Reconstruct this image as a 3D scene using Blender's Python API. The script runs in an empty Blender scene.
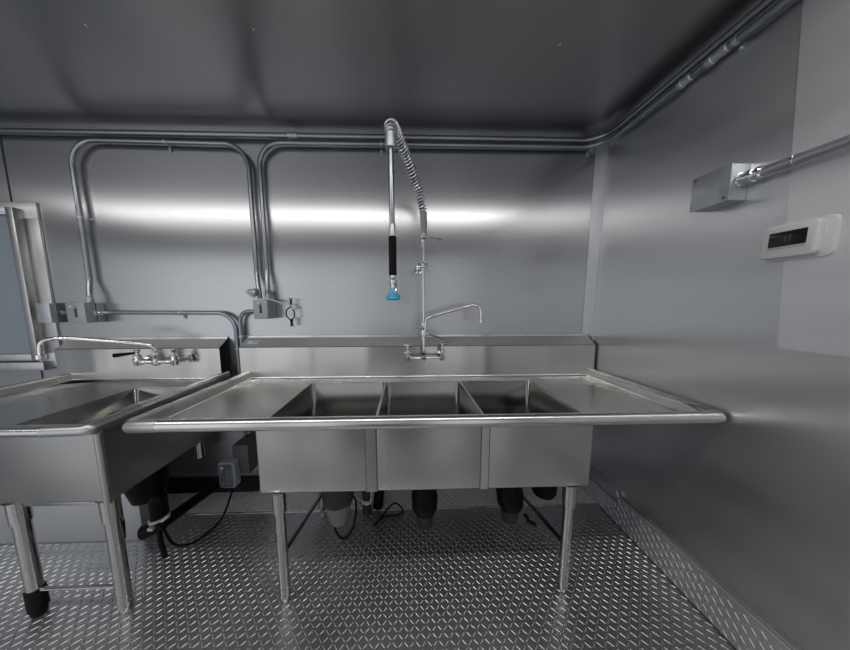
import bpy, bmesh, math, random
from mathutils import Vector, Matrix
random.seed(4)
scene = bpy.context.scene
COL = scene.collection
PI = math.pi

# ------------------------------------------------------------------ materials
def new_mat(name):
    m = bpy.data.materials.new(name); m.use_nodes = True
    nt = m.node_tree
    return m, nt, nt.nodes['Principled BSDF']

def metal(name, col, rough=0.3, streak=None, amount=0.12, rough_var=0.06, bump=0.0, metallic=1.0, aniso=0.0, arot=(1, 0, 0), bdist=.006):
    """brushed metal; streak = scale vector of the grain noise in object space"""
    m, nt, b = new_mat(name)
    b.inputs['Metallic'].default_value = metallic
    b.inputs['Roughness'].default_value = rough
    b.inputs['Base Color'].default_value = (*col, 1)
    if aniso:
        b.inputs['Anisotropic'].default_value = aniso
        cv = nt.nodes.new('ShaderNodeCombineXYZ')
        for k in range(3): cv.inputs[k].default_value = arot[k]
        nt.links.new(cv.outputs[0], b.inputs['Tangent'])
    if streak:
        tc = nt.nodes.new('ShaderNodeTexCoord'); mp = nt.nodes.new('ShaderNodeMapping')
        mp.inputs['Scale'].default_value = streak
        nt.links.new(tc.outputs['Object'], mp.inputs['Vector'])
        n = nt.nodes.new('ShaderNodeTexNoise'); n.inputs['Scale'].default_value = 1.0
        n.inputs['Detail'].default_value = 1.0; n.inputs['Roughness'].default_value = 0.4
        nt.links.new(mp.outputs['Vector'], n.inputs['Vector'])
        r = nt.nodes.new('ShaderNodeMapRange')
        r.inputs['To Min'].default_value = 1 - amount; r.inputs['To Max'].default_value = 1 + amount
        r.inputs['From Min'].default_value = 0.1; r.inputs['From Max'].default_value = 0.9
        nt.links.new(n.outputs['Fac'], r.inputs['Value'])
        mx = nt.nodes.new('ShaderNodeVectorMath'); mx.operation = 'SCALE'
        mx.inputs[0].default_value = col
        nt.links.new(r.outputs['Result'], mx.inputs['Scale'])
        nt.links.new(mx.outputs['Vector'], b.inputs['Base Color'])
        r2 = nt.nodes.new('ShaderNodeMapRange')
        r2.inputs['From Min'].default_value = 0.1; r2.inputs['From Max'].default_value = 0.9
        r2.inputs['To Min'].default_value = rough - rough_var; r2.inputs['To Max'].default_value = rough + rough_var
        nt.links.new(n.outputs['Fac'], r2.inputs['Value'])
        nt.links.new(r2.outputs['Result'], b.inputs['Roughness'])
        if bump:
            bp = nt.nodes.new('ShaderNodeBump'); bp.inputs['Strength'].default_value = bump
            bp.inputs['Distance'].default_value = bdist
            n2 = nt.nodes.new('ShaderNodeTexNoise'); n2.inputs['Scale'].default_value = 1.0
            n2.inputs['Detail'].default_value = 1.0
            mp2 = nt.nodes.new('ShaderNodeMapping')
            mp2.inputs['Scale'].default_value = tuple(min(3.5, s * 0.45) for s in streak)
            nt.links.new(tc.outputs['Object'], mp2.inputs['Vector'])
            nt.links.new(mp2.outputs['Vector'], n2.inputs['Vector'])
            nt.links.new(n2.outputs['Fac'], bp.inputs['Height'])
            nt.links.new(bp.outputs['Normal'], b.inputs['Normal'])
    return m

def plain(name, col, rough=0.5, spec=0.5, trans=0.0, alpha=1.0):
    m, nt, b = new_mat(name)
    b.inputs['Base Color'].default_value = (*col, 1)
    b.inputs['Roughness'].default_value = rough
    b.inputs['Specular IOR Level'].default_value = spec
    b.inputs['Transmission Weight'].default_value = trans
    b.inputs['Alpha'].default_value = alpha
    n = nt.nodes.new('ShaderNodeTexNoise'); n.inputs['Scale'].default_value = 60
    r = nt.nodes.new('ShaderNodeMapRange')
    r.inputs['To Min'].default_value = max(0.02, rough - 0.05); r.inputs['To Max'].default_value = min(1, rough + 0.05)
    nt.links.new(n.outputs['Fac'], r.inputs['Value']); nt.links.new(r.outputs['Result'], b.inputs['Roughness'])
    return m

M = {}
M['wall_back'] = metal('brushed_wall_steel', (.485, .49, .505), .27, (.5, 1, 5), .03, .015, .06, metallic=.93, aniso=.75, arot=(1, 0, 0))
M['wall_right'] = metal('brushed_side_wall_steel', (.73, .74, .755), .30, (1, .5, 7), .06, .06, 0, metallic=.93, aniso=.75, arot=(0, 1, 0))
M['film'] = metal('clear_film_on_steel', (.80, .81, .825), .36, (1, .5, 8), .07, .06, 0, metallic=.72, aniso=.5, arot=(0, 1, 0))
M['box_steel'] = metal('box_steel', (.62, .63, .65), .45, (2, 2, 2), .03, .03, metallic=.7)
M['ceiling'] = metal('ceiling_steel', (.43, .43, .435), .30, (4, .35, 1), .06, .03, .06, aniso=.6, arot=(0, 1, 0))
M['floor'] = metal('diamond_plate_aluminium', (.52, .525, .54), .34, (3, 3, 3), .14, .06, metallic=.86)
M['kick'] = metal('diamond_plate_kick', (.66, .665, .68), .44, (5, 5, 5), .12, .05, metallic=.7)
M['sink'] = metal('satin_sink_steel', (.56, .555, .54), .28, (3, 1, .4), .02, .02, .15)
M['splash'] = metal('satin_splash_steel', (.56, .555, .545), .22, (9, .4, .4), .03, .03, 1.0, bdist=.02)
M['deck'] = metal('satin_deck_steel', (.58, .575, .56), .28, (1.2, 1.2, 1.2), .02, .02)
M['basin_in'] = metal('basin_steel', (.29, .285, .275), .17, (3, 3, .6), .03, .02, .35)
M['brace'] = metal('dark_brace', (.16, .16, .16), .3)
M['kick_rear'] = metal('diamond_plate_rear', (.74, .74, .75), .45, (4, 4, 4), .1, .05, metallic=.35)
M['angle'] = metal('corner_angle', (.70, .71, .73), .35, (6, 6, 1), .03, .03, metallic=.8)
M['ledge'] = metal('satin_ledge_steel', (.78, .775, .765), .50, (2, 8, 8), .03, .03)
M['roll'] = metal('rolled_edge_steel', (.60, .59, .58), .26, (1, 1, 1), .02, .02)
M['weld'] = metal('ground_weld_steel', (.50, .50, .50), .42, (8, 8, 8), .04, .03)
M['leg'] = metal('leg_steel', (.56, .55, .53), .16, (1, 1, 2), .03, .02)
M['spring'] = metal('spring_steel', (.72, .73, .76), .28, metallic=.8)
M['hose'] = plain('hose_grey', (.05, .052, .056), .5)
M['chrome'] = metal('chrome', (.72, .72, .73), .10)
M['dull_chrome'] = metal('dull_chrome', (.5, .5, .51), .2)
M['conduit'] = metal('galvanised_conduit', (.31, .33, .36), .30, (12, 12, 12), .06, .04)
M['conduit_light'] = metal('bright_conduit', (.52, .54, .57), .34, (6, 6, 6), .05, .03, metallic=.8)
M['galv'] = metal('galvanised_box', (.52, .54, .57), .40, (25, 25, 25), .14, .08, metallic=.75)
M['grey_box'] = metal('grey_painted_box', (.36, .38, .40), .45, (30, 30, 30), .05, .05, metallic=.35)
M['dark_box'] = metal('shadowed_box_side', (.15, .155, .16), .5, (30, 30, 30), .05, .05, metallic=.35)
M['frame'] = metal('window_aluminium', (.55, .55, .55), .38, (20, 20, 3), .05, .05)
M['glass'] = plain('frosted_window_glass', (.25, .29, .33), .12, .5)
M['white_plastic'] = plain('white_plastic', (.62, .62, .61), .4)
M['clear_plastic'] = plain('clear_cover_plastic', (.85, .88, .92), .10, .5, trans=.6)
M['grey_plastic'] = plain('grey_plastic', (.045, .05, .056), .45, .3)
M['mid_grey_plastic'] = plain('light_grey_plastic', (.24, .245, .25), .5, .3)
M['black_plastic'] = plain('black_plastic', (.006, .006, .007), .4, .15)
M['black_rubber'] = plain('black_rubber', (.008, .008, .008), .55, .2)
M['lcd'] = plain('dark_display', (.012, .016, .019), .15)
M['lcd_seg'] = plain('display_segment', (.05, .06, .065), .3)
M['lcd_strip'] = plain('display_strip', (.42, .43, .43), .3)
M['blue'] = plain('blue_spray_plastic', (.10, .42, .62), .3)
M['lens'] = plain('smoked_lens', (.12, .135, .15), .15)
M['white_band'] = plain('white_band', (.6, .6, .6), .5)
M['sticker'] = plain('sticker_paper', (.55, .60, .64), .5)
M['sticker_blue'] = plain('sticker_blue_print', (.15, .38, .55), .5)
M['front_wall'] = plain('front_wall_panel', (.50, .53, .58), .6)
M['black_base'] = plain('black_base_trim', (.008, .008, .009), .4, .25)
M['seam'] = plain('dark_seam', (.04, .042, .045), .5)

# ------------------------------------------------------------------ mesh helpers
def link(name, me, mat, parent=None, smooth=None):
    o = bpy.data.objects.new(name, me); COL.objects.link(o)
    mats = mat if isinstance(mat, (list, tuple)) else [mat]
    for m in mats: me.materials.append(m)
    if parent: o.parent = parent
    if smooth is not None:
        for p in me.polygons: p.use_smooth = True
        if smooth < 180:
            me.set_sharp_from_angle(angle=math.radians(smooth))
    return o

def obj(name, bm, mat, parent=None, smooth=35, origin=None):
    bmesh.ops.recalc_face_normals(bm, faces=bm.faces[:])
    if parent is not None:
        q, off = parent, Vector((0, 0, 0))
        while q: off += q.location; q = q.parent
        bmesh.ops.translate(bm, verts=bm.verts[:], vec=-off)
    elif origin is not None:
        bmesh.ops.translate(bm, verts=bm.verts[:], vec=-Vector(origin))
    me = bpy.data.meshes.new(name); bm.to_mesh(me); bm.free()
    o = link(name, me, mat, parent, smooth)
    if parent is None and origin is not None: o.location = origin
    return o

def thing(name, label, cat, loc=(0, 0, 0), group=None):
    o = bpy.data.objects.new(name, None); COL.objects.link(o)
    o.empty_display_size = .05
    o.location = loc; o['label'] = label; o['category'] = cat
    if group: o['group'] = group
    return o

def tag(o, label, cat, group=None):
    o['label'] = label; o['category'] = cat
    if group: o['group'] = group
    return o

def struct(o): o['kind'] = 'structure'; return o
def lab(o, label): o['label'] = label; return o

def box(bm, x0, x1, y0, y1, z0, z1, bev=0.0, seg=2):
    t = bmesh.new(); bmesh.ops.create_cube(t, size=1)
    for v in t.verts:
        v.co = Vector(((x0 + x1) / 2 + v.co.x * (x1 - x0), (y0 + y1) / 2 + v.co.y * (y1 - y0), (z0 + z1) / 2 + v.co.z * (z1 - z0)))
    if bev > 0:
        bmesh.ops.bevel(t, geom=t.edges[:], offset=bev, segments=seg, affect='EDGES', profile=.5)
    merge(bm, t); return bm

def merge(bm, t, mat_index=None):
    me = bpy.data.meshes.new('tmp'); t.to_mesh(me); t.free()
    n = len(bm.faces); bm.from_mesh(me); bpy.data.meshes.remove(me)
    if mat_index is not None:
        bm.faces.ensure_lookup_table()
        for f in bm.faces[n:]: f.material_index = mat_index

def fillet(pts, r, n=8):
    pts = [Vector(p) for p in pts]; out = [pts[0]]
    for i in range(1, len(pts) - 1):
        p = pts[i]; a = (pts[i - 1] - p); b = (pts[i + 1] - p)
        rr = r[i - 1] if isinstance(r, (list, tuple)) else r
        la, lb = a.length, b.length; a.normalize(); b.normalize()
        ang = a.angle(b)
        if rr <= 0 or ang > 3.10: out.append(p); continue
        d = min(rr / math.tan(ang / 2), la * .49, lb * .49); rr = d * math.tan(ang / 2)
        c = p + (a + b).normalized() * (rr / math.sin(ang / 2))
        s = p + a * d; e = p + b * d
        vs, ve = (s - c), (e - c); tot = vs.angle(ve); ax = vs.cross(ve).normalized()
        for k in range(n + 1):
            out.append(c + Matrix.Rotation(tot * k / n, 3, ax) @ vs)
    out.append(pts[-1]); return out

def catmull(pts, n=8):
    pts = [Vector(p) for p in pts]; P = [pts[0] * 2 - pts[1]] + pts + [pts[-1] * 2 - pts[-2]]; out = []
    for i in range(1, len(P) - 2):
        p0, p1, p2, p3 = P[i - 1:i + 3]
        for k in range(n):
            t = k / n
            out.append(.5 * ((2 * p1) + (p2 - p0) * t + (2 * p0 - 5 * p1 + 4 * p2 - p3) * t * t + (3 * p1 - p0 - 3 * p2 + p3) * t ** 3))
    out.append(pts[-1]); return out

def frames(pts):
    T = []
    for i in range(len(pts)):
        a = pts[max(0, i - 1)]; b = pts[min(len(pts) - 1, i + 1)]
        T.append((b - a).normalized())
    up = Vector((0, 0, 1)) if abs(T[0].z) < .9 else Vector((1, 0, 0))
    n = T[0].cross(up).normalized(); F = []
    for i, t in enumerate(T):
        if i: n = (n - t * n.dot(t)).normalized()
        F.append((t, n, t.cross(n).normalized()))
    return F

def tube(bm, pts, r, sides=12, cap=True):
    pts = [Vector(p) for p in pts]; F = frames(pts); rings = []
    for i, (p, (t, n, b)) in enumerate(zip(pts, F)):
        rr = r[i] if isinstance(r, (list, tuple)) else r
        rings.append([bm.verts.new(p + (n * math.cos(2 * PI * k / sides) + b * math.sin(2 * PI * k / sides)) * rr) for k in range(sides)])
    for a, b in zip(rings, rings[1:]):
        for k in range(sides):
            bm.faces.new((a[k], a[(k + 1) % sides], b[(k + 1) % sides], b[k]))
    if cap: bm.faces.new(rings[0][::-1]); bm.faces.new(rings[-1])
    return bm

def lathe(bm, base, axis, prof, sides=20):
    """prof: list of (distance along axis, radius)"""
    axis = Vector(axis).normalized(); base = Vector(base)
    up = Vector((0, 0, 1)) if abs(axis.z) < .9 else Vector((1, 0, 0))
    n = axis.cross(up).normalized(); b = axis.cross(n)
    rings = []
    for d, r in prof:
        r = max(r, 1e-5)
        rings.append([bm.verts.new(base + axis * d + (n * math.cos(2 * PI * k / sides) + b * math.sin(2 * PI * k / sides)) * r) for k in range(sides)])
    for a, c in zip(rings, rings[1:]):
        for k in range(sides):
            bm.faces.new((a[k], a[(k + 1) % sides], c[(k + 1) % sides], c[k]))
    bm.faces.new(rings[0][::-1]); bm.faces.new(rings[-1])
    return bm

def prism(bm, prof, axis, a0, a1):
    """extrude a closed profile along x ('x': prof=(y,z)) or y ('y': prof=(x,z))"""
    def P(q, a): return (a, q[0], q[1]) if axis == 'x' else ((q[0], a, q[1]) if axis == 'y' else (q[0], q[1], a))
    v0 = [bm.verts.new(P(q, a0)) for q in prof]; v1 = [bm.verts.new(P(q, a1)) for q in prof]
    n = len(prof)
    for k in range(n): bm.faces.new((v0[k], v0[(k + 1) % n], v1[(k + 1) % n], v1[k]))
    bm.faces.new(v0[::-1]); bm.faces.new(v1); return bm

def coil(bm, path, R, r, turns, sides=6, per=14):
    pts = [Vector(p) for p in path]
    L = [0]
    for a, b in zip(pts, pts[1:]): L.append(L[-1] + (b - a).length)
    F = frames(pts); tot = L[-1]; out = []; N = int(turns * per); j = 0
    for i in range(N + 1):
        s = tot * i / N
        while j < len(pts) - 2 and L[j + 1] < s: j += 1
        u = (s - L[j]) / max(1e-9, L[j + 1] - L[j])
        p = pts[j].lerp(pts[j + 1], u)
        n = F[j][1].lerp(F[j + 1][1], u).normalized(); b = F[j][2].lerp(F[j + 1][2], u).normalized()
        a = 2 * PI * i / per
        RR = R(s / tot) if callable(R) else R
        out.append(p + (n * math.cos(a) + b * math.sin(a)) * RR)
    return tube(bm, out, r, sides)

def rrect(x0, x1, y0, y1, r, n=4):
    out = []
    for cx, cy, a0 in ((x1 - r, y1 - r, 0), (x0 + r, y1 - r, 90), (x0 + r, y0 + r, 180), (x1 - r, y0 + r, 270)):
        for k in range(n + 1):
            a = math.radians(a0 + 90 * k / n); out.append((cx + r * math.cos(a), cy + r * math.sin(a)))
    return out

def loft(bm, rings, cap0=False, cap1=False):
    R = [[bm.verts.new(p) for p in ring] for ring in rings]; n = len(R[0])
    for a, b in zip(R, R[1:]):
        for k in range(n): bm.faces.new((a[k], a[(k + 1) % n], b[(k + 1) % n], b[k]))
    if cap0: bm.faces.new(R[0][::-1])
    if cap1: bm.faces.new(R[-1])

# ------------------------------------------------------------------ room shell (x=0 right wall, y=0 back wall)
H = 2.3615; XL = -6.0; YF = -2.45
def lug_plate(name, mat, u0, u1, v0, v1, fn, p=.0225, base_th=.006, lug_h=.0021):
    """diamond plate: base slab + raised lugs; fn(u,v,w) -> world"""
    V, Fc = [], []
    def add(q): V.append(fn(*q)); return len(V) - 1
    a = [add(q) for q in ((u0, v0, 0), (u1, v0, 0), (u1, v1, 0), (u0, v1, 0))]
    b = [add(q) for q in ((u0, v0, -base_th), (u1, v0, -base_th), (u1, v1, -base_th), (u0, v1, -base_th))]
    Fc += [tuple(a), tuple(b[::-1])]
    for k in range(4): Fc.append((a[k], b[k], b[(k + 1) % 4], a[(k + 1) % 4]))
    L, W, Hh = .0132, .0027, lug_h
    for i in range(int((u1 - u0) / p)):
        for j in range(int((v1 - v0) / p)):
            cu = u0 + (i + .5) * p; cv = v0 + (j + .5) * p
            s = 1 if (i + j) % 2 else -1
            d = (.7071, .7071 * s); q = (-d[1], d[0])
            def at(l, w, h): return add((cu + d[0] * l + q[0] * w, cv + d[1] * l + q[1] * w, h))
            e0 = at(-L, 0, 0); e1 = at(L, 0, 0)
            a1, a2 = at(-L * .5, W, 0), at(L * .5, W, 0)
            b1, b2 = at(-L * .5, -W, 0), at(L * .5, -W, 0)
            t1, t2 = at(-L * .55, 0, Hh), at(L * .55, 0, Hh)
            Fc += [(e0, t1, a1), (a1, t1, t2, a2), (a2, t2, e1), (e1, t2, b2), (b2, t2, t1, b1), (b1, t1, e0)]
    me = bpy.data.meshes.new(name); me.from_pydata(V, [], Fc); me.update()
    bm = bmesh.new(); bm.from_mesh(me); bmesh.ops.recalc_face_normals(bm, faces=bm.faces[:]); bm.to_mesh(me); bm.free()
    return link(name, me, mat)

# floor: rear area in view carries lugs, remaining floor is a plain slab of the same metal
f = lug_plate('floor', M['floor'], -3.9, 0.0, -1.45, -.205, lambda u, v, w: (u, v, w)); struct(f)
bm = bmesh.new(); box(bm, XL, 0, YF, -1.45, -.006, 0); box(bm, XL, -3.9, -1.45, 0, -.006, 0)
bm2 = obj('floor', bm, M['floor']); struct(bm2)
t = lug_plate('trim_1', M['kick_rear'], -3.9, 0.0, -.20, 0, lambda u, v, w: (u, v, w + .004), base_th=.01, lug_h=.0034); struct(t)
bm = bmesh.new(); box(bm, -3.9, 0, -.207, -.2, -.004, .0055, .0015); struct(obj('trim_2', bm, M['roll']))

bm = bmesh.new(); box(bm, XL, 0.05, 0, .05, -.01, H + .05); struct(obj('wall_back', bm, M['wall_back']))
bm = bmesh.new(); box(bm, 0, .05, YF, 0, -.01, H + .05); struct(obj('wall_right', bm, M['wall_right']))
bm = bmesh.new(); box(bm, XL, .05, YF, 0.05, H, H + .05); struct(obj('ceiling', bm, M['ceiling']))
bm = bmesh.new(); box(bm, XL - .05, XL, YF, .05, -.01, H + .05); struct(obj('wall_left', bm, M['front_wall']))
bm = bmesh.new(); box(bm, XL - .05, .05, YF - .05, YF, -.01, H + .05); struct(obj('wall_front', bm, M['front_wall']))
# corner angle, wall seam, black base, kick plate
bm = bmesh.new(); prism(bm, [(-.001, -.001), (-.047, -.001), (-.047, -.004), (-.004, -.004), (-.004, -.045), (-.001, -.045)], 'z', .2, H - .001)
struct(obj('trim_3', bm, M['angle']))
bm = bmesh.new(); box(bm, -3.652, -3.645, -.003, .001, 0, H - .01); struct(obj('trim_4', bm, M['seam']))
bm = bmesh.new(); prism(bm, [(-.001, .004), (-.03, .004), (-.026, .02), (-.014, .05), (-.014, .06), (-.01, .07), (-.01, .1), (-.001, .1)], 'x', -3.9, -2.30)
struct(obj('baseboard_back', bm, M['black_base']))
k = lug_plate('baseboard_right', M['kick'], 0, 2.0, 0, .175, lambda u, v, w: (-.012 - w, -.345 - u, .008 + v), base_th=.010); struct(k)
k = lug_plate('baseboard_right', M['kick'], 0, .343, 0, .12, lambda u, v, w: (-.009 - w, -.001 - u, .008 + v), base_th=.007); struct(k)
bm = bmesh.new(); prism(bm, [(-.343, .176), (-.352, .180), (-.341, .205), (-.338, .203)], 'x', -.02, -.012); struct(obj('trim_5', bm, M['roll']))

# clear protective sheet on the right wall
bm = bmesh.new()
prof = [(-.79, 2.30), (-.858, 1.152), (-1.9, 1.148), (-1.9, 2.30)]
prism(bm, prof, 'x', -.0035, -.0002)
tag(obj('protective_film', bm, M['film'], origin=(-.002, -1.3, 1.7)), 'pale sheet with a ragged lower edge covering the right wall around the white thermostat', 'film sheet')

# ------------------------------------------------------------------ window on the left
w = thing('window_1', 'aluminium framed window at the left end of the back wall', 'window', (-3.95, 0, .9)); w['kind'] = 'structure'
del w['label']; del w['category']
bm = bmesh.new()
for a in ((-4.5, -3.495, 1.83, 1.927), (-4.5, -3.495, .905, 1.0), (-3.63, -3.495, 1.0, 1.83), (-4.63, -4.5, .905, 1.927)):
    box(bm, a[0], a[1], -.012, -.0005, a[2], a[3], .002)
obj('window_flange', bm, M['frame'], w)
bm = bmesh.new()
box(bm, -3.625, -3.582, -.050, -.010, .955, 1.885, .004); box(bm, -4.543, -4.5, -.050, -.010, .955, 1.885, .004); box(bm, -4.5, -3.625, -.050, -.010, 1.842, 1.885, .004); box(bm, -4.5, -3.625, -.050, -.010, .955, .998, .004)
obj('window_frame', bm, M['frame'], w)
bm = bmesh.new(); box(bm, -4.5, -3.624, -.03, -.015, .997, 1.843); obj('window_pane', bm, M['glass'], w)
bm = bmesh.new(); box(bm, -4.5, -3.56, -.05, -.001, .89, .945, .004); obj('window_sill', bm, M['frame'], w)

# ------------------------------------------------------------------ conduits
def hcoupling(bm, c, ax, r, L=.05):
    ax = Vector(ax)
    lathe(bm, Vector(c) - ax * L / 2, ax, [(0, r), (.003, r + .004), (L * .3, r + .005), (L * .34, r + .002), (L * .66, r + .002), (L * .7, r + .005), (L - .003, r + .004), (L, r)], 14)

def strap(bm, c, axis, r, wall):
    """one-hole strap; axis = pipe direction 'x','y','z'; wall = 'back' or 'right'"""
    c = Vector(c); ax = {'x': Vector((1, 0, 0)), 'y': Vector((0, 1, 0)), 'z': Vector((0, 0, 1))}[axis]
    lathe(bm, c - ax * .007, ax, [(0, r), (.001, r + .0025), (.013, r + .0025), (.014, r)], 14)
    out = Vector((0, -1, 0)) if wall == 'back' else Vector((-1, 0, 0))
    side = ax.cross(out).normalized()
    if side.z > .5: side = -side
    d = c + side * (r + .012)
    wallp = d.copy()
    if wall == 'back': wallp.y = -.004
    else: wallp.x = -.004
    t = bmesh.new(); bmesh.ops.create_cube(t, size=1)
    for v in t.verts: v.co = wallp + side * v.co.x * .03 + ax * v.co.y * .014 + out * v.co.z * .006
    merge(bm, t)
    lathe(bm, wallp, out, [(0, .006), (.007, .006), (.010, .003)], 8)

r1 = .0155
top = thing('conduit', 'uppermost long metal conduit running under the ceiling and turning along the right wall', 'conduit', (-2, -.03, 2.31))
bm = bmesh.new()
tube(bm, fillet([(-5.8, -.03, 2.31), (-.03, -.03, 2.308), (-.03, -2.4, 2.308)], .13, 12), r1, 14); obj('pipe', bm, M['conduit'], top)
bm = bmesh.new(); hcoupling(bm, (-1.922, -.03, 2.309), (1, 0, 0), r1, .06); obj('coupling', bm, M['galv'], top)

r2 = .0135
lo = thing('conduit', 'metal conduit bent in a wide arch between the two switch boxes on the back wall', 'conduit', (-2.6, -.03, 2.26))
bm = bmesh.new()
tube(bm, fillet([(-3.206, -.055, 1.318), (-3.206, -.055, 1.36), (-3.222, -.03, 1.46), (-3.222, -.03, 2.268), (-2.195, -.03, 2.258), (-2.195, -.03, 1.5), (-2.175, -.055, 1.40), (-2.17, -.055, 1.333)], [.03, .1, .14, .14, .1, .03], 10), r2, 14)
obj('pipe', bm, M['conduit'], lo)
bm = bmesh.new(); strap(bm, (-2.67, -.03, 2.2635), 'x', r2, 'back'); obj('strap', bm, M['galv'], lo)
bm = bmesh.new(); strap(bm, (-3.222, -.03, 1.83), 'z', r2, 'back'); obj('strap', bm, M['galv'], lo)
bm = bmesh.new(); hcoupling(bm, (-3.206, -.055, 1.337), (0, 0, 1), r2, .036); obj('connector', bm, M['galv'], lo)

r3 = .0135
cc = thing('conduit', 'metal conduit rising from the middle switch box and turning right below the uppermost conduit', 'conduit', (-1.2, -.03, 2.27))
bm = bmesh.new()
tube(bm, fillet([(-2.122, -.055, 1.333), (-2.122, -.055, 1.40), (-2.13, -.03, 1.52), (-2.13, -.03, 2.268), (-.03, -.03, 2.27), (-.03, -2.4, 2.25)], [.03, .1, .13, .13], 12), r3, 14)
obj('pipe', bm, M['conduit'], cc)
bm = bmesh.new(); hcoupling(bm, (-.03, -.49, 2.2665), (0, 1, 0), r3, .05); obj('coupling', bm, M['galv'], cc)
bm = bmesh.new(); hcoupling(bm, (-.03, -.60, 2.2655), (0, 1, 0), r3, .07); obj('coupling', bm, M['galv'], cc)
for c, ax, wl in (((-1.398, -.03, 2.269), 'x', 'back'), ((-.03, -.655, 2.265), 'y', 'right'), ((-.10, -.03, 2.27), 'x', 'back')):
    bm = bmesh.new(); strap(bm, c, ax, r3, wl); obj('strap', bm, M['galv'], cc)
bm = bmesh.new(); hcoupling(bm, (-2.122, -.055, 1.352), (0, 0, 1), r3, .036); obj('connector', bm, M['galv'], cc)

lowc = thing('conduit', 'thin metal conduit from the left switch box bending down into the gap between the sinks', 'conduit', (-2.6, -.03, 1.25))
bm = bmesh.new()
tube(bm, fillet([(-3.199, -.05, 1.258), (-3.12, -.035, 1.258), (-2.353, -.03, 1.252), (-2.353, -.03, .44)], [.1, .11], 12), .0125, 12); obj('pipe', bm, M['conduit'], lowc)
for c, ax in (((-2.353, -.03, 1.02), 'z'), ((-2.69, -.031, 1.2545), 'x')):
    bm = bmesh.new(); strap(bm, c, ax, .0125, 'back'); obj('strap', bm, M['galv'], lowc)
bm = bmesh.new(); hcoupling(bm, (-3.175, -.047, 1.258), (1, 0, 0), .0125, .045); obj('connector', bm, M['chrome'], lowc)

lw2 = thing('conduit', 'short metal conduit curving from the middle switch box down behind the large sink', 'conduit', (-2.3, -.03, 1.25))
bm = bmesh.new()
tube(bm, fillet([(-2.185, -.05, 1.262), (-2.323, -.03, 1.262), (-2.323, -.03, .44)], .10, 12), .0125, 12); obj('pipe', bm, M['conduit'], lw2)
bm = bmesh.new(); strap(bm, (-2.323, -.03, 1.10), 'z', .0125, 'back'); obj('strap', bm, M['galv'], lw2)

# right wall: box with thick conduit
jb = thing('junction_box', 'galvanised junction box on the right wall at the end of the thick conduit', 'junction box', (0, -.66, 1.74))
bm = bmesh.new(); box(bm, -.066, -.0005, -.722, -.603, 1.680, 1.806, .002); obj('box_body', bm, M['galv'], jb)
bm = bmesh.new(); box(bm, -.071, -.066, -.724, -.601, 1.678, 1.808, .0015); cv = obj('cover', bm, M['galv'], jb)
for y, z in ((-.612, 1.795), (-.712, 1.692)):
    bm = bmesh.new(); lathe(bm, (-.071, y, z), (-1, 0, 0), [(0, .005), (.003, .005), (.004, .003)], 10); obj('screw', bm, M['dark_box'], cv)
bm = bmesh.new(); lathe(bm, (-.0709, -.66, 1.745), (-1, 0, 0), [(0, .012), (.0006, .012), (.001, .010)], 14); obj('knockout', bm, M['galv'], cv)
rc = thing('conduit', 'thick metal conduit running forward along the right wall from the junction box', 'conduit', (-.035, -1.5, 1.74))
bm = bmesh.new(); tube(bm, [(-.037, -.725, 1.748), (-.037, -2.4, 1.70)], .0165, 16); obj('pipe', bm, M['conduit_light'], rc)
bm = bmesh.new(); lathe(bm, (-.037, -.722, 1.748), (0, -1, -.03), [(0, .024), (.006, .024), (.007, .019), (.03, .019), (.031, .023), (.04, .023), (.042, .018), (.052, .022), (.06, .022), (.064, .018)], 16)
obj('connector', bm, M['chrome'], rc)
bm = bmesh.new(); strap(bm, (-.037, -.86, 1.744), 'y', .0165, 'right'); bm.free()
bm = bmesh.new(); lathe(bm, (-.037, -.85, 1.7445), (0, -1, -.03), [(0, .0168), (.001, .018), (.004, .018), (.005, .0168)], 16); obj('coupling', bm, M['dull_chrome'], rc)

# thermostat
th = thing('thermostat', 'white wall thermostat with dark display on the right wall', 'thermostat', (0, -.87, 1.5))
def slab_x(bm, x0, x1, y0, y1, z0, z1, r, ch=.004):
    R = [];
    for x, ins in ((x0, 0), (x1 + ch, 0), (x1 + ch * .3, ch * .3), (x1, ch)):
        R.append([(x, a, b) for a, b in rrect(y0 + ins, y1 - ins, z0 + ins, z1 - ins, max(.002, r - ins), 5)])
    loft(bm, R, True, True)
bm = bmesh.new(); slab_x(bm, -.0036, -.012, -.938, -.800, 1.440, 1.560, .018); obj('back_plate', bm, M['white_plastic'], th)
bm = bmesh.new(); slab_x(bm, -.012, -.034, -.918, -.802, 1.450, 1.552, .012, .005); hb = obj('housing', bm, M['white_plastic'], th)
bm = bmesh.new(); box(bm, -.0352, -.0335, -.899, -.820, 1.485, 1.531, .0008); sc = obj('display', bm, M['lcd'], th)
bm = bmesh.new(); box(bm, -.0354, -.0335, -.899, -.820, 1.478, 1.4845, .0005); obj('button_strip', bm, M['lcd_strip'], th)
bm = bmesh.new()
for y in (-.866, -.857): box(bm, -.0356, -.0352, y - .003, y + .003, 1.498, 1.518)
obj('readout', bm, M['lcd_seg'], sc)

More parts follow.
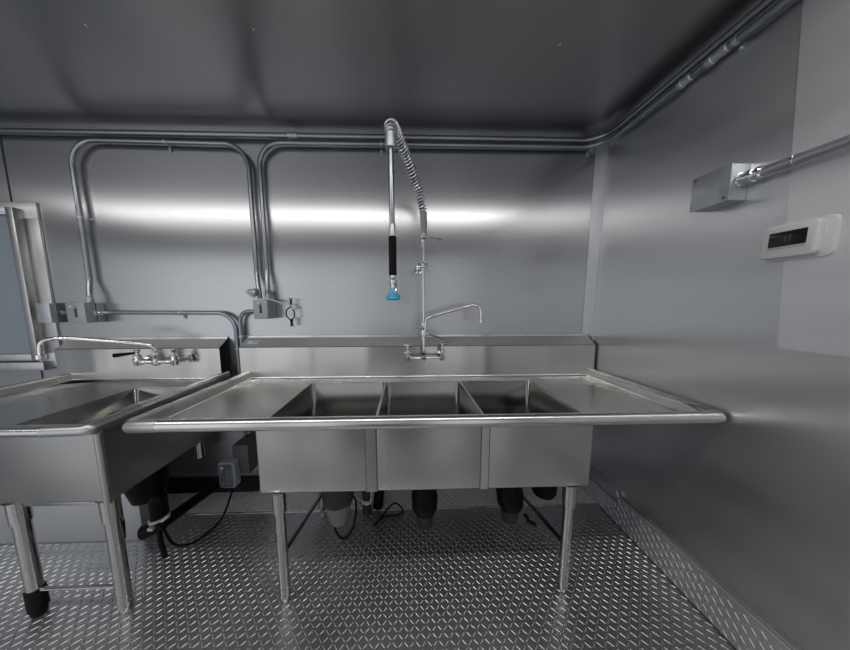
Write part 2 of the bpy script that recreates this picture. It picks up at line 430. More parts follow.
# switch boxes
def switch_box(t, x0, x1, z0, z1, d, toggle=True, face=None):
    bm = bmesh.new(); box(bm, x0, x1, -d * .42, -.0005, z0, z1, .002); obj('box_body', bm, M['grey_box'], t)
    bm = bmesh.new(); box(bm, x0 + .002, x1 - .002, -d * .46, -d * .42, z0 + .002, z1 - .002); obj('gasket', bm, M['black_rubber'], t)
    bm = bmesh.new(); box(bm, x0, x1, -d, -d * .46, z0, z1, .0025); c = obj('cover', bm, M['grey_box'], t)
    if toggle:
        xm = (x0 + x1) / 2
        bm = bmesh.new(); box(bm, xm - .006, xm + .008, -d - .002, -d, z0 + .035, z1 - .035, .001); obj('slot', bm, M['seam'], c)
        bm = bmesh.new(); lathe(bm, (xm - .003, -d - .001, z1 - .03), (0, -1, .5), [(0, .007), (.012, .008), (.02, .007), (.022, .003)], 10); obj('toggle', bm, M['white_plastic'], c)
s1 = thing('switch_box', 'grey switch box on the back wall beside the window, right one of the pair', 'switch box', (-3.24, 0, 1.25))
switch_box(s1, -3.300, -3.190, 1.197, 1.318, .10)
s0 = thing('junction_box', 'pale grey box nearest the window, linked to the switch box by a short nipple', 'junction box', (-3.43, 0, 1.25))
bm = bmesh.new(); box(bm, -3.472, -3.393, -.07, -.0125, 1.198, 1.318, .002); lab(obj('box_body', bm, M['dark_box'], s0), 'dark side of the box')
bm = bmesh.new(); box(bm, -3.472, -3.393, -.10, -.07, 1.198, 1.318, .0025); obj('cover', bm, M['galv'], s0)
bm = bmesh.new(); lathe(bm, (-3.394, -.05, 1.26), (1, 0, 0), [(0, .017), (.01, .017), (.011, .011), (.08, .011), (.081, .016), (.0935, .016)], 14); obj('nipple', bm, M['chrome'], s0)
s2 = thing('switch_box', 'grey switch box above the left end of the large sink, below two conduits', 'switch box', (-2.15, 0, 1.27))
switch_box(s2, -2.190, -2.104, 1.217, 1.333, .10)
# bent bracket with wire loop
br = thing('wire_bracket', 'bent white rod with a black wire loop sticking out beside the middle switch box', 'bracket', (-2.1, -.05, 1.33))
bm = bmesh.new()
tube(bm, catmull([(-2.20, -.10, 1.40), (-2.225, -.10, 1.385), (-2.20, -.10, 1.355), (-2.16, -.10, 1.338), (-2.10, -.088, 1.338), (-2.04, -.06, 1.316), (-1.985, -.05, 1.298), (-1.968, -.05, 1.288), (-1.975, -.05, 1.278), (-1.985, -.05, 1.284)], 6), .0045, 8)
obj('rod', bm, M['white_plastic'], br)
bm = bmesh.new(); lathe(bm, (-2.165, -.10, 1.375), (-1, -.2, .25), [(0, .024), (.01, .027), (.03, .016), (.045, .008)], 14); obj('clamp', bm, M['galv'], br)
bm = bmesh.new()
tube(bm, catmull([(-1.985, -.05, 1.292), (-2.012, -.05, 1.27), (-2.016, -.05, 1.24), (-1.998, -.05, 1.212), (-1.985, -.05, 1.208), (-1.968, -.05, 1.225), (-1.965, -.05, 1.26), (-1.985, -.05, 1.292), (-1.984, -.05, 1.33), (-1.995, -.045, 1.345)], 6), .0035, 7)
tube(bm, [(-1.985, -.05, 1.295), (-1.976, -.048, 1.345)], .003, 6)
tube(bm, [(-1.985, -.05, 1.21), (-1.992, -.05, 1.165)], .004, 6); tube(bm, [(-1.985, -.05, 1.21), (-1.978, -.05, 1.165)], .004, 6)
lathe(bm, (-1.985, -.05, 1.215), (0, 0, -1), [(0, .004), (.004, .009), (.02, .009), (.024, .004)], 8)
obj('wire_loop', bm, M['black_rubber'], br)

# ------------------------------------------------------------------ large three-basin sink
S = thing('compartment_sink', 'large stainless sink with three basins and a drainboard at each end', 'sink', (-1.15, -.4, 0))
ZR, ZD = .88, .835
X0, X1, YFR, YB = -2.29, -.012, -.768, -.087
ops = [(-1.822, -1.382), (-1.371, -.930), (-.919, -.492)]
OY0, OY1 = -.672, -.187
# deck sheet with three openings and rolled inner slopes
def deck_mesh(X0, X1, YFR, YB, ZR, ZD, ops, OY0, OY1, fh=.72):
    bm = bmesh.new()
    xa, xb = X0 + .058, X1 - .058
    xs = [xa] + [v for o in ops for v in o] + [xb]; ys = [YFR + .075, OY0, OY1, YB]
    vs = {}
    def v(x, y, z):
        k = (round(x, 4), round(y, 4), round(z, 4))
        if k not in vs: vs[k] = bm.verts.new(k)
        return vs[k]
    for i in range(len(xs) - 1):
        for j in range(3):
            if i % 2 == 1 and j == 1: continue
            bm.faces.new((v(xs[i], ys[j], ZD), v(xs[i + 1], ys[j], ZD), v(xs[i + 1], ys[j + 1], ZD), v(xs[i], ys[j + 1], ZD)))
    # slopes up to the rim (left, right, front), curved cross-section
    prof = [(0, 0), (.004, .001), (.007, .005), (.012, .036), (.014, .041), (.018, .044), (.026, .045)]
    xl_out, xr_out, yf_out = xa, xb, ys[0]
    rings = []
    for d, h in prof:
        s = d / .052
        # path: back-left -> front-left -> front-right -> back-right
        a = [(xa - d, YB, ZD + h), (xa - d, ys[0] + .03, ZD + h), (xa - d, ys[0] - d * 1.2, ZD + h * fh)]
        c = [(xb + d, ys[0] - d * 1.2, ZD + h * fh), (xb + d, ys[0] + .03, ZD + h), (xb + d, YB, ZD + h)]
        rings.append([bm.verts.new(p) for p in a + c])
    for p, q in zip(rings, rings[1:]):
        for k in range(5): bm.faces.new((p[k], p[k + 1], q[k + 1], q[k]))
    bmesh.ops.remove_doubles(bm, verts=bm.verts[:], dist=.0004)
    return bm
bm = deck_mesh(X0, X1, YFR, YB + .002, ZR, ZD, ops, OY0, OY1)
d = obj('drainboard', bm, M['deck'], S, 8)

# rolled edges
def roll_prof(y, z, r=.0245):
    return [(y + r * math.cos(a), z + r * math.sin(a)) for a in [math.radians(-90 - 360 * k / 18) for k in range(18)]]
bm = bmesh.new(); tube(bm, [(X0 + .12, YFR + .024, ZR - .0235), (X1 - .03, YFR + .024, ZR - .0235)], .0245, 20)
tube(bm, [(X1 - .03, YFR + .024, ZR - .0235), (X1 - .002, YFR + .024, ZR - .0235)], [.0245, .022], 20)
obj('front_rolled_edge', bm, M['roll'], S, 50)
for x in (X0 + .017, X1 - .017):
    bm = bmesh.new()
    prof = [(x - .016, ZR - .03), (x - .017, ZR - .008), (x - .010, ZR - .001), (x, ZR + .0025), (x + .010, ZR - .001), (x + .017, ZR - .008), (x + .016, ZR - .03)]
    prism(bm, prof, 'y', YFR + .02, YB + .02); obj('side_rolled_edge', bm, M['roll'], S, 50)
# ground corner piece, front left
bm = bmesh.new(); tube(bm, [(X0 + .006, YFR + .024, ZR - .0235), (X0 + .018, YFR + .024, ZR - .0235), (X0 + .122, YFR + .024, ZR - .0235)], [.018, .0248, .0250], 20)
prism(bm, [(X0, ZR - .03), (X0, ZR - .008), (X0 + .008, ZR + .001), (X0 + .045, ZR + .0025), (X0 + .052, ZR - .004), (X0 + .05, ZR - .03)], 'y', YFR + .02, YFR + .16)
lab(obj('corner_cap', bm, M['weld'], S, 50), 'matt ground corner of the rim')
# backsplash: face, sloped ledge, lip
def splash(x0, x1, yb, zt, ztw, zd, parent, mat):
    bm = bmesh.new()
    prof = [(yb - .010, zd + .001), (yb - .006, zd + .002), (yb - .002, zd + .006), (yb, zd + .012), (yb, zt - .004), (yb + .003, zt), (-.010, ztw - .008), (-.009, ztw + .006), (-.002, ztw + .006), (-.002, zd - .03), (yb + .004, zd - .03), (yb - .01, zd - .004)]
    prism(bm, prof, 'x', x0, x1); o = obj('backsplash', bm, mat, parent, 30)
    bm = bmesh.new(); d = (zt - ztw + .008) / (yb + .013)
    prism(bm, [(yb + .004, zt + .0008), (-.011, ztw - .0072), (-.011, ztw - .0082), (yb + .004, zt - .0005)], 'x', x0 + .001, x1 - .001)
    obj('sloped_ledge', bm, M['ledge'], parent, 30); return o
splash(-2.305, -.012, YB, 1.0385, 1.096, ZD, S, M['splash'])
bm = bmesh.new()
prism(bm, [(-.060, 1.0553), (-.036, 1.0713), (-.0365, 1.0721), (-.0605, 1.0561)], 'x', -2.275, -2.205); st = obj('sticker', bm, M['sticker'], S)
bm = bmesh.new()
for k in range(5):
    x = -2.245 + k * .009
    prism(bm, [(-.054, 1.0600), (-.042, 1.0680), (-.0425, 1.0687), (-.0545, 1.0607)], 'x', x, x + .006)
obj('print', bm, M['sticker_blue'], st)
# basins
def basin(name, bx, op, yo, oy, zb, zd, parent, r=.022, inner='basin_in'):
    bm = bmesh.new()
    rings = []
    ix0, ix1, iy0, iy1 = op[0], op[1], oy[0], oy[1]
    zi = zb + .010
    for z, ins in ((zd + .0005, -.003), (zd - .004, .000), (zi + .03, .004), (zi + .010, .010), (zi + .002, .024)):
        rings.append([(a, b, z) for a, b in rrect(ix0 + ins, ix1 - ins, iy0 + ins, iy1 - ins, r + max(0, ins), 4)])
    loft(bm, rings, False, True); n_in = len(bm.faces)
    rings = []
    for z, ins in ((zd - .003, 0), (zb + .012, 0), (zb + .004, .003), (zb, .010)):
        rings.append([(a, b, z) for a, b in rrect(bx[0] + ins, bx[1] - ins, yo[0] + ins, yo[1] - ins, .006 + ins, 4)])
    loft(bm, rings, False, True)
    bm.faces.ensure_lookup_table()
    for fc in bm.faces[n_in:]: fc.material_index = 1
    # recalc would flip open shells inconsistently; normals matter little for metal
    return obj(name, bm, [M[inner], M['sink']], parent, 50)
outs = [(-1.851, -1.378), (-1.375, -.926), (-.923, -.481)]
for bx, op in zip(outs, ops):
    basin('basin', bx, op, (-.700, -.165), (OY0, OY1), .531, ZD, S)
    cx = (op[0] + op[1]) / 2
    bm = bmesh.new(); lathe(bm, (cx, -.42, .5425), (0, 0, 1), [(0, .045), (.003, .045), (.003, .036), (.001, .02)], 20); obj('drain_flange', bm, M['chrome'], S)
for x0, x1 in ((-1.419, -1.373), (-.947, -.911)):
    bm = bmesh.new(); box(bm, x0 + .003, x1 - .003, -.7015, -.6995, .535, ZD - .004); obj('filler_strip', bm, M['sink'], S)
    bm = bmesh.new(); box(bm, x0 - .001, x0 + .0035, -.7012, -.6995, .533, ZD - .006); box(bm, x1 - .0035, x1 + .001, -.7012, -.6995, .533, ZD - .006); obj('weld_seam', bm, M['dark_box'], S)
# legs
def leg(x, y, ztop, parent, dark=False, r=.0205):
    bm = bmesh.new(); tube(bm, [(x, y, .075), (x, y, ztop - .06)], r, 18); l = obj('leg', bm, M['leg'], parent, 60)
    bm = bmesh.new(); lathe(bm, (x, y, ztop - .10), (0, 0, 1), [(0, r), (.002, r + .005), (.095, r + .006), (.10, r + .012)], 18); obj('socket', bm, M['leg'], l)
    bm = bmesh.new()
    if dark: prof = [(0, r * .8), (.012, r), (.03, r * .95), (.032, r * 1.22)] + [q for i in range(6) for q in ((.036 + .014 * i, r * 1.22), (.043 + .014 * i, r * 1.12))] + [(.122, r * 1.2), (.124, r)]
    else: prof = [(0, r * .55), (.010, r * .8), (.03, r * .86), (.032, r * 1.02), (.08, r * 1.02)]
    lathe(bm, (x, y, .001), (0, 0, 1), prof, 18)
    ft = obj('foot', bm, M['black_rubber' if dark else 'leg'], l)
    if dark: lab(ft, 'dark ribbed foot')
    return l
lxl, lxr = -1.789, -.545
for x in (lxl, lxr):
    leg(x, -.675, .531, S); leg(x, -.20, .531, S)
for x, xt in ((lxl, -1.80), (lxr, -.52)):
    bm = bmesh.new(); tube(bm, [(xt, -.19, .53), (x, -.675, .255)] if False else [(xt, -.205, .30), (x, -.665, .24)], .010, 10); bm.free()
    bm = bmesh.new(); tube(bm, [(x, -.20, .115), (x + (.004 if x < -1 else -.004), -.66, .235)], .010, 10); obj('brace', bm, M['brace'], S)
# drains beneath: black bodies with grey cup ends
def hang_drain(x, y, z, tilt=0, small=False):
    bm = bmesh.new()
    lathe(bm, (x, y, z), (tilt, 0, 1), [(0, .045), (.006, .058), (.03, .069), (.10, .072), (.14, .06), (.19, .045), (.2, .03), (.528 - z, .03)] , 22)
    d = lab(obj('drain_body', bm, M['black_plastic'], S), 'black drain body under a basin')
    if not small:
        bm = bmesh.new(); lathe(bm, (x, y, z + .01), (tilt * .5, 0, -1), [(0, .046), (.06, .044), (.085, .040), (.095, .03)], 20); lab(obj('cup', bm, M['grey_plastic'], d), 'grey cup end of the drain')
hang_drain(-1.155, -.40, .165)
hang_drain(-.675, -.40, .178, -.10)
hang_drain(-.445, -.32, .185, 0, True)
# ribbed grey cup, left basin
gc = thing('drain_strainer', 'grey ribbed tapering cup hanging under the left basin of the large sink', 'strainer', (-1.625, -.4, .09))
bm = bmesh.new(); lathe(bm, (-1.625, -.40, .245), (0, 0, 1), [(0, .070), (.004, .078), (.012, .080), (.10, .090), (.11, .088), (.26, .07), (.275, .03)], 26); obj('collar', bm, M['grey_plastic'], gc)
bm = bmesh.new(); 
prof = [(0, .038), (.005, .044)]
for i in range(10): prof += [(.010 + .0115 * i, .045 + .0027 * i), (.0155 + .0115 * i, .0485 + .0027 * i)]
prof += [(.128, .074)]
lathe(bm, (-1.625, -.40, .118), (.0, 0, 1), prof, 26); obj('ribbed_cup', bm, M['mid_grey_plastic'], gc)
bm = bmesh.new(); tube(bm, catmull([(-1.655, -.40, .13), (-1.645, -.40, .05), (-1.61, -.40, .0095), (-1.575, -.38, .02), (-1.55, -.36, .08), (-1.545, -.34, .16), (-1.56, -.33, .20), (-1.60, -.335, .215)], 8), .0055, 8); obj('cable', bm, M['black_rubber'], gc)
# standing waste pipes by the middle
vp = thing('waste_pipe', 'dark grey pipe with a white band beside a black pipe under the large sink', 'pipe', (-1.47, -.16, 0))
bm = bmesh.new(); tube(bm, [(-1.505, -.22, .004), (-1.505, -.22, .52)], .028, 18); obj('grey_pipe', bm, M['grey_plastic'], vp)
bm = bmesh.new(); lathe(bm, (-1.505, -.22, .075), (.15, 0, 1), [(0, .030), (.002, .034), (.022, .034), (.024, .030)], 18); tube(bm, [(-1.478, -.238, .085), (-1.472, -.24, .12), (-1.474, -.24, .2)], .006, 8); lab(obj('band', bm, M['white_band'], vp), 'white plastic band')
bm = bmesh.new(); tube(bm, [(-1.44, -.18, .004), (-1.43, -.18, .1), (-1.405, -.18, .52)], .032, 18); obj('black_pipe', bm, M['black_plastic'], vp)
cb = bmesh.new(); tube(cb, catmull([(-1.43, -.30, .010), (-1.40, -.255, .010), (-1.37, -.225, .03), (-1.33, -.205, .045), (-1.29, -.22, .03), (-1.28, -.24, .010), (-1.33, -.26, .010), (-1.40, -.27, .010), (-1.45, -.33, .010)], 8), .005, 8)
tag(obj('cable', cb, M['black_rubber'], origin=(-1.37, -.25, .01)), 'black cable loop lying on the floor right of the banded pipe', 'cable')
db = bmesh.new(); tube(db, catmull([(-.525, -.27, .008), (-.515, -.29, .008), (-.52, -.315, .008), (-.50, -.33, .008), (-.495, -.345, .008)], 6), .0065, 7)
tag(obj('cord_scrap', db, M['black_rubber'], origin=(-.51, -.31, .008)), 'short black scrap of cord on the floor by the right rear leg', 'cord')

# ------------------------------------------------------------------ pre-rinse faucet
P = thing('pre_rinse_faucet', 'tall chrome faucet with coiled spring hose and hanging spray gun over the large sink', 'faucet', (-1.145, -.087, .995))
yR = -.16
def valve(x, parent, knob='cross'):
    bm = bmesh.new(); lathe(bm, (x, -.0885, .99), (0, -1, 0), [(0, .022), (.006, .022), (.01, .011), (.07, .011)], 16)
    lathe(bm, (x, yR, .962), (0, 0, 1), [(0, .012), (.004, .018), (.030, .018), (.034, .011), (.046, .011), (.050, .015), (.066, .015), (.070, .009), (.092, .009)], 16)
    vb = obj('valve_body', bm, M['chrome'], parent)
    bm = bmesh.new()
    s = 1 if x > -1.145 else -1
    lathe(bm, (x, yR, 1.050), (0, 0, 1), [(0, .010), (.004, .013), (.014, .012), (.018, .006)], 12)
    lathe(bm, (x - .026, yR - .004, 1.060), (1, 0, .12 * s), [(0, .006), (.003, .010), (.018, .008), (.026, .006), (.034, .008), (.049, .010), (.052, .006)], 10)
    obj('handle', bm, M['dull_chrome'], vb)
valve(-1.243, P); valve(-1.030, P)
bm = bmesh.new(); tube(bm, [(-1.235, yR, .977), (-1.04, yR, .977)], .0065, 12)
lathe(bm, (-1.145, yR, .962), (0, 0, 1), [(0, .012), (.004, .016), (.028, .016), (.032, .011), (.042, .014), (.054, .014), (.058, .009), (.10, .009)], 16)
obj('mixing_bridge', bm, M['chrome'], P)
bm = bmesh.new()
lathe(bm, (-1.145, yR, 1.06), (0, 0, 1), [(0, .012), (.052, .012), (.055, .020), (.075, .022), (.09, .019), (.094, .014), (.115, .019), (.135, .019), (.14, .011)], 16)
lathe(bm, (-1.145, yR, 1.125), (1, -.2, 0), [(0, .012), (.03, .012), (.033, .008)], 12)
ab = obj('add_on_body', bm, M['chrome'], P)
bm = bmesh.new(); tube(bm, [(-1.115, yR - .006, 1.125), (-1.06, yR - .02, 1.108), (-.99, yR - .03, 1.078)], [.006, .0045, .0035], 8); lab(obj('lever', bm, M['dull_chrome'], ab), 'thin dark lever')
bm = bmesh.new()
tube(bm, catmull([(-1.136, yR - .012, 1.15), (-1.135, yR - .014, 1.195), (-1.120, yR - .018, 1.222), (-1.085, yR - .022, 1.236), (-.98, yR - .035, 1.266), (-.875, yR - .048, 1.296), (-.845, yR - .05, 1.297), (-.823, yR - .053, 1.28), (-.815, yR - .055, 1.25), (-.814, yR - .055, 1.21)], 6), .0085, 12)
sp = obj('swing_spout', bm, M['chrome'], P)
bm = bmesh.new(); lathe(bm, (-.814, yR - .055, 1.218), (0, 0, -1), [(0, .009), (.004, .0115), (.022, .0115), (.024, .008)], 12); obj('aerator', bm, M['chrome'], sp)
bm = bmesh.new(); tube(bm, [(-1.145, yR, 1.19), (-1.152, yR, 1.70)], .0085, 14); obj('riser', bm, M['chrome'], P)
# wall bracket
bm = bmesh.new()
tube(bm, [(-1.153, yR, 1.530), (-1.162, -.004, 1.530)], .007, 10)
lathe(bm, (-1.153, yR, 1.517), (0, 0, 1), [(0, .011), (.002, .014), (.026, .014), (.028, .011)], 14)
tube(bm, [(-1.1830, yR, 1.512), (-1.1830, yR - .004, 1.545), (-1.170, yR - .020, 1.550), (-1.136, yR - .020, 1.550), (-1.123, yR - .004, 1.545), (-1.123, yR, 1.512)], .0045, 8)
tube(bm, [(-1.186, yR - .006, 1.538), (-1.120, yR - .006, 1.538)], .0045, 8)
lathe(bm, (-1.170, yR + .035, 1.524), (0, 1, 0), [(0, .010), (.006, .019), (.03, .021), (.034, .012), (.118, .012), (.120, .026), (.1245, .026)], 16)
obj('wall_bracket', bm, M['chrome'], P)
# spring and hose
path = catmull([(-1.148, yR, 1.69), (-1.146, yR, 1.76), (-1.152, yR - .01, 1.84), (-1.178, yR - .03, 1.93), (-1.212, yR - .09, 1.99), (-1.245, yR - .16, 2.038), (-1.275, yR - .23, 2.062), (-1.296, yR - .29, 2.073), (-1.309, yR - .335, 2.060), (-1.3115, yR - .35, 2.03), (-1.312, yR - .35, 1.985)], 8)
bm = bmesh.new(); tube(bm, path, .0105, 10); obj('hose', bm, M['hose'], P)
bm = bmesh.new(); coil(bm, path[15:-6], lambda u: .0185 + .006 * u, .0050, 31); lab(obj('spring', bm, M['spring'], P), 'open coiled chrome spring')
bm = bmesh.new(); coil(bm, path[:16], .0170, .0038, 19); obj('spring_guard', bm, M['spring'], P)
bm = bmesh.new(); lathe(bm, (-1.148, yR, 1.683), (0, 0, 1), [(0, .015), (.003, .021), (.012, .021), (.014, .016)], 14); tube(bm, fillet([(-1.14, yR - .01, 1.692), (-1.06, yR - .03, 1.675), (-1.045, yR - .05, 1.668), (-1.07, yR - .06, 1.662)], .012, 5), .0035, 8); lab(obj('hook_ring', bm, M['dull_chrome'], P), 'ring with a thin side hook')
bm = bmesh.new(); lathe(bm, (-1.312, -.510, 1.962), (0, 0, 1), [(0, .017), (.001, .0235), (.072, .0255), (.076, .020), (.076, .013)], 16); obj('hose_collar', bm, M['galv'], P)
bm = bmesh.new(); tube(bm, [(-1.312, -.51, 1.98), (-1.309, -.51, 1.60)], .0120, 14); gun = lab(obj('spray_hose', bm, M['conduit'], P), 'straight braided metal hose')
bm = bmesh.new(); lathe(bm, (-1.309, -.51, 1.60), (0, 0, 1), [(0, .014), (.05, .0145), (.055, .012)], 14); obj('hose_ferrule', bm, M['galv'], P)
bm = bmesh.new(); lathe(bm, (-1.309, -.51, 1.432), (0, 0, 1), [(0, .015), (.004, .0185), (.02, .0175), (.15, .0175), (.165, .0185), (.17, .015)], 18); obj('spray_grip', bm, M['black_plastic'], P)
bm = bmesh.new()
lathe(bm, (-1.309, -.51, 1.392), (0, 0, 1), [(0, .010), (.004, .016), (.02, .017), (.026, .012), (.03, .015), (.042, .015)], 16)
tube(bm, [(-1.309, -.51, 1.40), (-1.309, -.515, 1.372), (-1.309, -.515, 1.345)], [.014, .011, .010], 12)
tube(bm, [(-1.297, -.52, 1.40), (-1.292, -.54, 1.375), (-1.300, -.545, 1.35)], .004, 8)
obj('spray_valve', bm, M['chrome'], P)
bm = bmesh.new(); lathe(bm, (-1.309, -.515, 1.322), (0, 0, 1), [(0, .026), (.004, .032), (.02, .033), (.026, .027), (.034, .018), (.05, .015), (.054, .011)], 20); lab(obj('spray_head', bm, M['blue'], P), 'blue plastic spray head')

# ------------------------------------------------------------------ left single-basin sink
K = thing('single_basin_sink', 'smaller stainless sink with one deep basin and a left drainboard below the window', 'sink', (-2.85, -.4, 0))
kx0, kx1, kyf, kyb = -3.395, -2.385, -.781, -.087
kop = [(-2.790, -2.475)]
bm = deck_mesh(kx0, kx1, kyf, kyb + .002, ZR, ZD, kop, -.70, -.248, .55)
d = obj('drainboard', bm, M['deck'], K, 8); 
bm = bmesh.new(); tube(bm, [(kx0 + .02, kyf + .018, ZR - .031), (kx1 - .16, kyf + .018, ZR - .031)], .0175, 20); obj('front_rolled_edge', bm, M['roll'], K, 50)
bm = bmesh.new(); tube(bm, [(kx0 + .02, kyf + .03, ZR - .0235), (kx0 + .02, kyb + .02, ZR - .0235)], .0245, 20); obj('side_rolled_edge', bm, M['roll'], K, 50)
bm = bmesh.new(); tube(bm, [(kx1 - .024, kyf + .18, ZR - .0235), (kx1 - .024, kyb + .02, ZR - .0235)], .0245, 20); obj('side_rolled_edge', bm, M['roll'], K, 50)
bm = bmesh.new(); tube(bm, fillet([(kx1 - .17, kyf + .018, ZR - .031), (kx1 - .024, kyf + .022, ZR - .029), (kx1 - .024, kyf + .19, ZR - .0235)], .018, 6), [.0187] * 4 + [.022] * 4 + [.0255], 20); lab(obj('corner_cap', bm, M['weld'], K, 50), 'matt ground corner of the rim')
splash(-3.425, -2.428, kyb, 1.036, 1.090, ZD, K, M['splash'])
bm = bmesh.new(); prism(bm, [(kyb + .004, ZD - .02), (kyb + .004, 1.034), (-.012, 1.082), (-.006, 1.088), (-.006, ZD - .02)], 'x', -2.428, -2.424); lab(obj('dark_end_cap', bm, M['black_base'], K), 'dark open end of the backsplash')  # black cap paints the shade inside the hollow backsplash end
basin('basin', (-2.875, -2.412), kop[0], (-.722, -.17), (-.70, -.248), .531, ZD, K)
bm = bmesh.new(); tube(bm, [(-2.418, -.726, .533), (-2.418, -.726, ZD - .012)], .012, 12); obj('corner_seam', bm, M['weld'], K)
bm = bmesh.new(); box(bm, -2.83, -2.46, -.70, -.66, .503, .531, .003); obj('leg_rail', bm, M['leg'], K)
for x in (-2.815, -2.458):
    leg(x, -.690, .531, K, x < -2.6, .0235)
bm = bmesh.new(); tube(bm, [(-2.815, -.69, .118), (-2.458, -.69, .118)], .008, 10); obj('stretcher', bm, M['leg'], K)
bm = bmesh.new(); tube(bm, [(-2.60, -.10, .32), (-2.60, -.10, .50)], .024, 16); obj('tailpiece', bm, M['leg'], K)
bm = bmesh.new(); tube(bm, [(-2.545, -.60, .52), (-2.545, -.60, .33)], .014, 12); dp = obj('drain_lever', bm, M['galv'], K)
bm = bmesh.new(); tube(bm, [(-2.545, -.60, .335), (-2.545, -.605, .25)], .016, 12); lab(obj('lever_grip', bm, M['black_rubber'], dp), 'black grip')

# left faucet
Fx = thing('swing_faucet', 'chrome wall faucet with long curved spout on the left sink backsplash', 'faucet', (-2.74, -.087, .97))
yq = -.16
for x in (-2.850, -2.638):
    bm = bmesh.new()
    if x > -2.7: lathe(bm, (x + .035, -.0885, .972), (-.45, -1, 0), [(0, .024), (.006, .024), (.010, .013), (.09, .013)], 16)
    else: lathe(bm, (x, -.0885, .972), (0, -1, 0), [(0, .024), (.006, .024), (.010, .013), (.06, .013)], 16)
    lathe(bm, (x, yq, .945), (0, 0, 1), [(0, .012), (.004, .020), (.028, .021), (.03, .024), (.040, .024), (.042, .019), (.062, .019), (.066, .010), (.076, .010)], 16)
    vb = obj('valve_body', bm, M['chrome'], Fx)
    bm = bmesh.new(); lathe(bm, (x, yq, 1.018), (0, 0, 1), [(0, .008), (.006, .009), (.018, .015), (.021, .013)], 12); hd = obj('handle', bm, M['dull_chrome'], vb)
    if x < -2.7:
        bm = bmesh.new(); tube(bm, [(x - .005, yq, 1.022), (x - .03, yq - .015, 1.020), (x - .09, yq - .04, 1.014)], [.006, .008, .0125], 10); lab(obj('lever', bm, M['black_plastic'], vb), 'black lever handle')
bm = bmesh.new(); tube(bm, [(-2.845, yq, .965), (-2.645, yq, .965)], .0115, 12)
lathe(bm, (-2.745, yq, .945), (0, 0, 1), [(0, .014), (.005, .021), (.04, .021), (.045, .015), (.055, .018), (.075, .018), (.078, .011)], 16); obj('mixing_bridge', bm, M['chrome'], Fx)
bm = bmesh.new()
pts = catmull([(-2.735, yq, 1.01), (-2.738, yq - .005, 1.045), (-2.760, yq - .018, 1.072), (-2.81, yq - .035, 1.084), (-2.94, yq - .09, 1.110), (-3.06, yq - .14, 1.130), (-3.125, yq - .15, 1.126), (-3.165, yq - .155, 1.105), (-3.172, yq - .16, 1.04)], 6)
tube(bm, pts, .0105, 12); sp = obj('swing_spout', bm, M['chrome'], Fx)
bm = bmesh.new(); lathe(bm, (-3.172, yq - .16, 1.05), (0, 0, -1), [(0, .010), (.004, .018), (.026, .018), (.028, .010), (.04, .008)], 12); obj('aerator', bm, M['chrome'], sp)

# ------------------------------------------------------------------ under the left sink
wb = bmesh.new(); box(wb, -4.6, -2.72, -.37, -.27, .001, .50, .004)
tag(obj('cabinet_box', wb, M['box_steel'], origin=(-3.6, -.2, 0)), 'plain grey metal box standing on the floor behind the left sink legs', 'box')
wp = thing('waste_pipe', 'black drain trap and sloping pipe with white clamps under the left sink', 'pipe', (-2.6, -.3, .1))
bm = bmesh.new()
tube(bm, fillet([(-2.60, -.42, .53), (-2.60, -.42, .40), (-2.585, -.43, .33)], .03, 5), .045, 16)
lathe(bm, (-2.60, -.42, .30), (0, 0, 1), [(0, .045), (.01, .066), (.09, .085), (.16, .082), (.22, .05)], 18)
tube(bm, fillet([(-2.56, -.42, .34), (-2.528, -.45, .32), (-2.528, -.45, .20)], .03, 5), .036, 16)
obj('trap', bm, M['black_plastic'], wp)
bm = bmesh.new()
tube(bm, fillet([(-2.528, -.45, .24), (-2.528, -.45, .172), (-2.49, -.12, .138), (-2.47, -.034, .15)], [.03, .02], 5), .027, 16)
tube(bm, [(-2.515, -.445, .178), (-2.60, -.47, .150)], [.030, .034], 14)
tube(bm, catmull([(-2.53, -.46, .165), (-2.525, -.465, .11), (-2.515, -.47, .06), (-2.50, -.475, .012)], 4), .011, 10)
obj('sloping_pipe', bm, M['black_plastic'], wp)
bm = bmesh.new(); lathe(bm, (-2.530, -.45, .205), (-.18, 0, 1), [(0, .036), (.002, .042), (.014, .042), (.016, .036)], 20); tube(bm, [(-2.495, -.475, .215), (-2.462, -.47, .240)], .008, 8); lab(obj('clamp', bm, M['white_band'], wp), 'white plastic clamp')
bm = bmesh.new(); box(bm, -2.553, -2.527, -.495, -.476, .176, .192, .003); lab(obj('clamp', bm, M['white_band'], wp), 'white plastic clamp end')
cb = bmesh.new(); tube(cb, catmull([(-2.385, -.14, .1345), (-2.375, -.17, .10), (-2.365, -.27, .03), (-2.40, -.36, .010), (-2.45, -.41, .009), (-2.50, -.43, .04), (-2.525, -.45, .165)], 8), .006, 8)
tag(obj('cable', cb, M['black_rubber'], origin=(-2.45, -.3, .01)), 'thin black cable drooping from the clear-covered outlet to the drain trap', 'cable')
ob = thing('outlet_box', 'outlet box with rounded clear plastic cover low between the two sinks', 'outlet', (-2.37, 0, .25))
bm = bmesh.new(); box(bm, -2.385, -2.285, -.115, -.0005, .20, .40, .004); obj('box_body', bm, M['dark_box'], ob)
bm = bmesh.new()
R = []
for y, ins in ((-.116, 0), (-.150, 0), (-.158, .004), (-.162, .012)):
    R.append([(a, y, b) for a, b in rrect(-2.452 + ins, -2.345 - ins, .135 + ins, .315 - ins, .022, 5)])
loft(bm, R, True, True); cvr = obj('cover', bm, M['clear_plastic'], ob)
bm = bmesh.new()
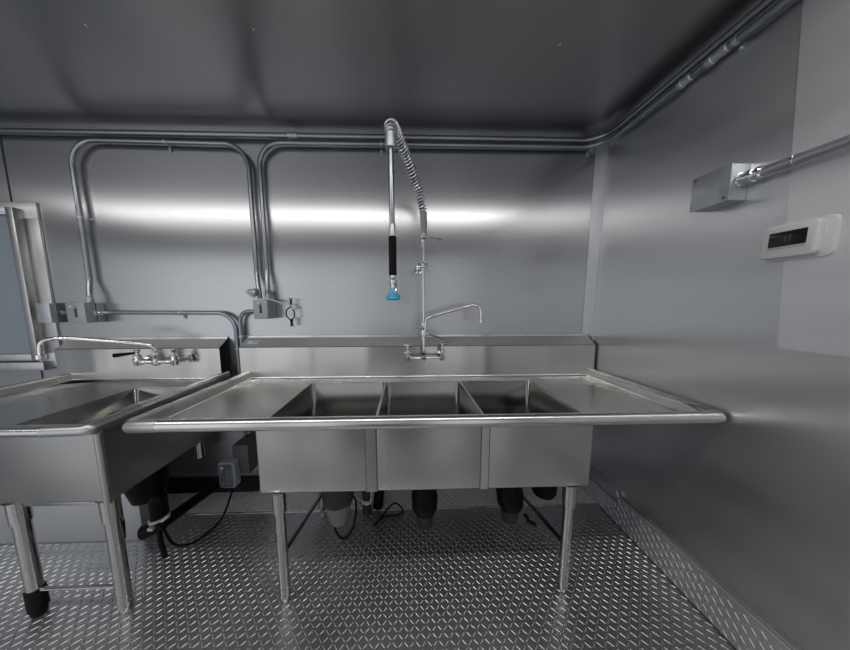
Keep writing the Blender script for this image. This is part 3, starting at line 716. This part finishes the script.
loft(bm, [[(a, y, b) for a, b in rrect(-2.440 + i, -2.357 - i, .148 + i, .302 - i, .014, 5)] for y, i in ((-.1615, 0), (-.1635, 0), (-.1640, .001))], True, True)
obj('cover_lens', bm, M['lens'], cvr)
bm = bmesh.new(); lathe(bm, (-2.420, -.1640, .28), (0, -1, 0), [(0, .009), (.004, .009), (.005, .006)], 12); obj('button', bm, M['white_band'], cvr)
bm = bmesh.new(); box(bm, -2.392, -2.386, -.1655, -.1638, .165, .285, .001); box(bm, -2.43, -2.41, -.1655, -.1638, .165, .18, .001); obj('latch', bm, M['mid_grey_plastic'], cvr)
bm = bmesh.new(); box(bm, -2.435, -2.365, -.128, -.118, .16, .29, .003); fp = obj('face_plate', bm, M['mid_grey_plastic'], ob)
bm = bmesh.new(); lathe(bm, (-2.415, -.130, .275), (0, -1, 0), [(0, .010), (.006, .010), (.008, .006)], 12); obj('button', bm, M['white_plastic'], fp)

# ceiling screws
for x, y, l in ((-2.461, -.546, 'tiny bright screw head on the ceiling above the left arch of conduit'), (-1.833, -.545, 'tiny bright screw head on the ceiling nearer the middle'), (-.612, -.522, 'tiny screw head on the ceiling toward the right wall')):
    bm = bmesh.new(); lathe(bm, (x, y, H), (0, 0, -1), [(0, .006), (.002, .006), (.004, .003)], 10)
    tag(obj('ceiling_screw', bm, M['chrome'], origin=(x, y, H)), l, 'screw', 'screws in the ceiling panel')

# ------------------------------------------------------------------ lights
def area(name, loc, rot, sx, sy, e, col=(1, 1, 1)):
    l = bpy.data.lights.new(name, 'AREA'); l.shape = 'RECTANGLE'; l.size = sx; l.size_y = sy; l.energy = e; l.color = col
    o = bpy.data.objects.new(name, l); COL.objects.link(o); o.location = loc; o.rotation_euler = rot; return o
area('ceiling_lamp', (-2.4, -1.36, H - .02), (0, 0, 0), 4.74, .08, 27, (1, .97, .93))
# added unseen fill lamps along the front wall, gaps between them vary the reflections
for nm, x, w, e in (('front_fill', -5.35, .8, 4.6), ('front_fill', -4.35, .9, 6.2), ('front_fill', -3.3, .95, 5.6), ('front_fill', -2.25, .75, 3.4), ('right_fill', -.62, .8, 3.2)):
    area(nm, (x, YF + .02, 1.10), (math.radians(90), 0, 0), w, 2.0, e, (.96, .98, 1))
area('gap_fill', (-1.55, YF + .02, 1.5), (math.radians(90), 0, 0), .35, 1.2, .7, (.95, .97, 1))  # weak extra fill lamp, added in the gap between the front ones
wd = bpy.data.worlds.new('world'); wd.use_nodes = True
wd.node_tree.nodes['Background'].inputs[0].default_value = (.5, .55, .6, 1); wd.node_tree.nodes['Background'].inputs[1].default_value = .3
scene.world = wd

# ------------------------------------------------------------------ camera
cam = bpy.data.cameras.new('camera'); co = bpy.data.objects.new('camera', cam); COL.objects.link(co)
f_px, ppx, ppy = 243.99, 413.63, 332.40
cam.sensor_fit = 'HORIZONTAL'; cam.sensor_width = 36; cam.lens = f_px / 850 * 36
cam.shift_x = (425 - ppx) / 850; cam.shift_y = (ppy - 325) / 850
cam.clip_start = .02
right = Vector((0.99961276, -0.02769705, -0.0026832)); fwd = Vector((0.02722614, 0.99340616, -0.11136849)); up = Vector((0.00575009, 0.11125231, 0.99377556))
co.matrix_world = Matrix(((right.x, up.x, -fwd.x, -1.247), (right.y, up.y, -fwd.y, -1.6327), (right.z, up.z, -fwd.z, 1.2997), (0, 0, 0, 1)))
scene.camera = co
scene.view_settings.view_transform = 'Standard'
scene.view_settings.look = 'None'
scene.view_settings.exposure = .0
scene.view_settings.gamma = .92
